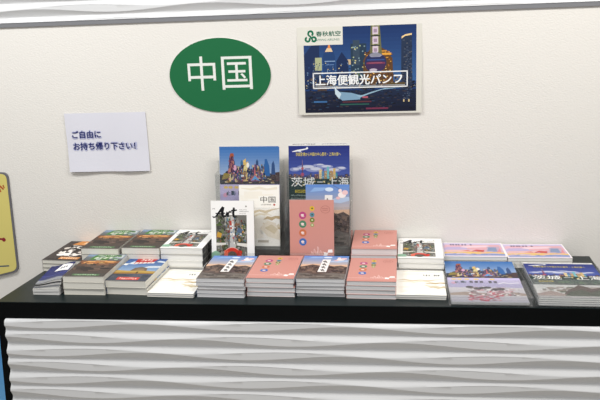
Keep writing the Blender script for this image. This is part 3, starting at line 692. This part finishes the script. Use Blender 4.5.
# ------------------------------------------------------------------ counter
BLACK = plain('black_laminate', '030506', .6, .1)
TOPM = plain('countertop_painted_sheen', '111c1d', .4, .35)  # black laminate, lightened so its colour carries the wall's reflection
def wave_material():
    m, n, l, b = newmat('white_wave_panel'); b.inputs['Base Color'].default_value = lin('d3d4d5')+(1,); b.inputs['Roughness'].default_value = .45
    no = n.new('ShaderNodeTexNoise'); no.inputs['Scale'].default_value = 120; bp = n.new('ShaderNodeBump'); bp.inputs['Strength'].default_value = .02
    l.new(no.outputs['Fac'], bp.inputs['Height']); l.new(bp.outputs['Normal'], b.inputs['Normal']); return m
WAVE = wave_material()
def wave_panel(name, x0, x1, ztop, zbot, y, slant=0., d_off=0., nx=200, parent=None):
    """relief of staggered lips: under each lip a recess, then a slope rising to the next flat band; d = distance below the top edge"""
    P, A, L = .0475, .0088, .62
    def phase(k, x): return math.cos(2*math.pi*(x-(-.345 if k % 2 == 0 else -.2))/L)
    Ht = ztop-zbot; k0 = int(math.floor(-d_off/P))-2; k1 = int(Ht/P)+3
    rows = []                                           # each row: function x -> (distance below top, depth)
    for k in range(k0, k1):
        def cove(x, t, k=k):
            c = phase(k, x); e = d_off+k*P+A*c; w = .0207+.0290*(1-c)/2
            v = .5-.12*(1+c)/2; q = (v-t)/v if t < v else (t-v)/(1-v)
            return e+w*t, -.25*w*(1-q**1.25)
        def flat(x, t, k=k):
            c = phase(k, x); a0 = d_off+k*P+A*c+.0207+.0290*(1-c)/2; a1 = d_off+(k+1)*P+A*phase(k+1, x)
            return a0+(a1-a0)*t, -.05*(a1-a0)*(1-t)
        for t in (0, .07, .15, .23, .3, .36, .42, .5, .6, .72, .86, .97): rows.append(lambda x, t=t, f=cove: f(x, t))
        for t in (0, .5, .98): rows.append(lambda x, t=t, f=flat: f(x, t))
    V = []; F = []; W = nx+1; used = []
    for fn in rows:
        pts = []
        for i in range(W):
            u = i/nx; d, h = fn(x0+(x1-x0)*u); d = max(0, min(Ht, d))
            xl = x0-slant*d; pts.append((xl+(x1-xl)*u, y-.014-h, ztop-d))
        if used and all(abs(p[2]-q[2]) < 1e-7 for p, q in zip(pts, used[-1])): used[-1] = pts; V[-W:] = pts; continue
        used.append(pts); V += pts
    nz = len(used)-1
    for j in range(nz):
        for i in range(nx): F.append((j*W+i, (j+1)*W+i, (j+1)*W+i+1, j*W+i+1))
    n = len(V); ring = [i for i in range(W)]+[j*W+nx for j in range(1, nz+1)]+[nz*W+i for i in range(nx-1, -1, -1)]+[j*W for j in range(nz-1, 0, -1)]
    for i in ring: V.append((V[i][0], y, V[i][2]))
    for a in range(len(ring)):
        b = (a+1) % len(ring); F.append((ring[a], ring[b], n+b, n+a))
    me = bpy.data.meshes.new(name); me.from_pydata(V, [], F); me.materials.append(WAVE); me.update()
    for p in me.polygons: p.use_smooth = True
    me.set_sharp_from_angle(angle=math.radians(28))
    return link(name, me, parent)
FY = -.457
ct = thing('counter', 'long black counter with white wave-patterned front panel', 'counter', (0, 0, 0))
m = MB()
P = [(-.503, FY), (1.372, FY), (1.396, -.006), (-.464, -.006)]
n0 = len(m.v)
def slab_mesh(P, z0, z1, bev=.0015):
    bm = bmesh.new()
    vs = [bm.verts.new((x, y, z0)) for x, y in P]; f = bm.faces.new(vs)
    r = bmesh.ops.extrude_face_region(bm, geom=[f]); bmesh.ops.translate(bm, vec=(0, 0, z1-z0), verts=[v for v in r['geom'] if isinstance(v, bmesh.types.BMVert)])
    bmesh.ops.recalc_face_normals(bm, faces=bm.faces)
    bmesh.ops.bevel(bm, geom=list(bm.edges), offset=bev, segments=2, affect='EDGES')
    me = bpy.data.meshes.new('slab'); bm.to_mesh(me); bm.free(); return me
me = slab_mesh(P, H-.053, H); me.materials.append(TOPM); link('countertop', me, ct)
m = MB(); m.box(-.503, FY-.0012, H-.0525, 1.372, FY-.0001, H-.0012); link('added_dark_front', m.mesh('added_dark_front', BLACK), ct)  # added strip: keeps the slab front black against its lightened top
# body: black carcass, its left side flaring slightly towards the floor
bm = bmesh.new()
lo = [(-.545, FY+.001), (1.385, FY+.001), (1.396, -.02), (-.505, -.02)]; hi = [(-.503, FY+.001), (1.372, FY+.001), (1.392, -.02), (-.466, -.02)]
a = [bm.verts.new((x, y, .0)) for x, y in lo]; b = [bm.verts.new((x, y, H-.0532)) for x, y in hi]
bm.faces.new(a[::-1]); bm.faces.new(b)
for i in range(4): bm.faces.new((a[i], a[(i+1) % 4], b[(i+1) % 4], b[i]))
bmesh.ops.recalc_face_normals(bm, faces=bm.faces)
me = bpy.data.meshes.new('body'); bm.to_mesh(me); bm.free(); me.materials.append(BLACK); link('body', me, ct)
wave_panel('wave_panel', -.476, 1.345, H-.0545, .06, FY+.001, .055, .0165, 240, ct)

# blue board standing on the floor left of the counter
m = MB(); m.box(-1.25, .004, .0, -.42, .026, .50, '4f9fe0')
bd = Art(.83, .50); bd.grad(0,0,1,1,'8cc8f2','4a98dc',16)
bd.build(m, lambda x, y, z: (-1.25+x, .004-z-.0003, y), .0002)
tag(link('display_board', m.mesh('display_board', MATT), None, (0, 0, 0)), 'blue board standing on the floor left of the black counter', 'board')

# ------------------------------------------------------------------ room shell
def wall_material():
    m, n, l, b = newmat('embossed_wallpaper')
    b.inputs['Base Color'].default_value = lin('e6e3dd')+(1,); b.inputs['Roughness'].default_value = .7; b.inputs['Specular IOR Level'].default_value = .25
    tc = n.new('ShaderNodeTexCoord')
    mp = n.new('ShaderNodeMapping'); mp.inputs['Rotation'].default_value = (0, .7, 0); mp.inputs['Scale'].default_value = (130, 130, 240)
    no = n.new('ShaderNodeTexNoise'); no.inputs['Scale'].default_value = 1; no.inputs['Detail'].default_value = 3
    bp = n.new('ShaderNodeBump'); bp.inputs['Strength'].default_value = .5; bp.inputs['Distance'].default_value = .002
    l.new(tc.outputs['Object'], mp.inputs['Vector']); l.new(mp.outputs['Vector'], no.inputs['Vector']); l.new(no.outputs['Fac'], bp.inputs['Height']); l.new(bp.outputs['Normal'], b.inputs['Normal'])
    return m
m = MB(); m.box(-3.2, WY, 0, 4.2, WY+.12, H+.845); structure(link('wall_back', m.mesh('wall_back', wall_material())))
m = MB(); m.prism([(WY-.006, H+.825), (WY, H+.825), (WY, H+.839), (WY-.006, H+.839)], -3.2, 4.2)
structure(link('trim_1', m.mesh('trim_1', plain('grey_metal_trim', '8a8b8f', .4, .5, .3))))
structure(wave_panel('wall_upper', -3.2, 4.2, H+.84+.75, H+.8395, WY+.006, 0, .004, 500))
m = MB(); m.box(-3.2, WY+.0061, H+.8455, 4.2, WY+.12, H+1.59); structure(link('wall_top', m.mesh('wall_top', plain('white_paint', 'e0ddd7', .7))))
m = MB(); m.box(-3.2, -4.5, -.1, 4.2, WY+.12, -.0005)
fm, n, l, b = newmat('floor_vinyl'); b.inputs['Roughness'].default_value = .5
no = n.new('ShaderNodeTexNoise'); no.inputs['Scale'].default_value = 6; rp = n.new('ShaderNodeValToRGB')
rp.color_ramp.elements[0].color = lin('a39c92')+(1,); rp.color_ramp.elements[1].color = lin('b5aea4')+(1,)
l.new(no.outputs['Fac'], rp.inputs['Fac']); l.new(rp.outputs['Color'], b.inputs['Base Color'])
structure(link('floor', m.mesh('floor', fm)))

# ------------------------------------------------------------------ light
def area(name, loc, size, power, col, target):
    L = bpy.data.lights.new(name, 'AREA'); L.shape = 'RECTANGLE'; L.size, L.size_y = size; L.energy = power; L.color = col
    o = bpy.data.objects.new(name, L); COL.objects.link(o); o.location = loc
    o.rotation_euler = (Vector(target)-Vector(loc)).to_track_quat('-Z', 'Y').to_euler()
    return o
area('ceiling_lamp_left', (-.7, -1.08, 2.75), (1.2, .4), 44, (1, .992, .978), (-.7, -.9, 0))
area('ceiling_lamp_right', (1.5, -1.08, 2.75), (1.2, .4), 45, (1, .972, .93), (1.5, -.9, 0))
area('ceiling_lamp_back', (.4, -3.2, 2.75), (1.6, .6), 40, (1, .985, .965), (.4, -2.8, 0))
w = bpy.data.worlds.new('room_light'); scene.world = w; w.use_nodes = True
bg = w.node_tree.nodes['Background']; bg.inputs['Color'].default_value = (.95, .97, 1, 1); bg.inputs['Strength'].default_value = .38

# ------------------------------------------------------------------ camera
cam = bpy.data.cameras.new('camera'); co = bpy.data.objects.new('camera', cam); COL.objects.link(co)
cam.sensor_fit = 'HORIZONTAL'; cam.sensor_width = 36; cam.lens = 42.0; cam.clip_start = .05
co.location = (.69105, -2.36498, H+.81653); co.rotation_euler = (1.318349, .035143, .110313)
scene.camera = co
vs = scene.view_settings
vs.view_transform = 'Standard'; vs.look = 'None'; vs.gamma = 1; vs.exposure = -0.36; vs.use_curve_mapping = False
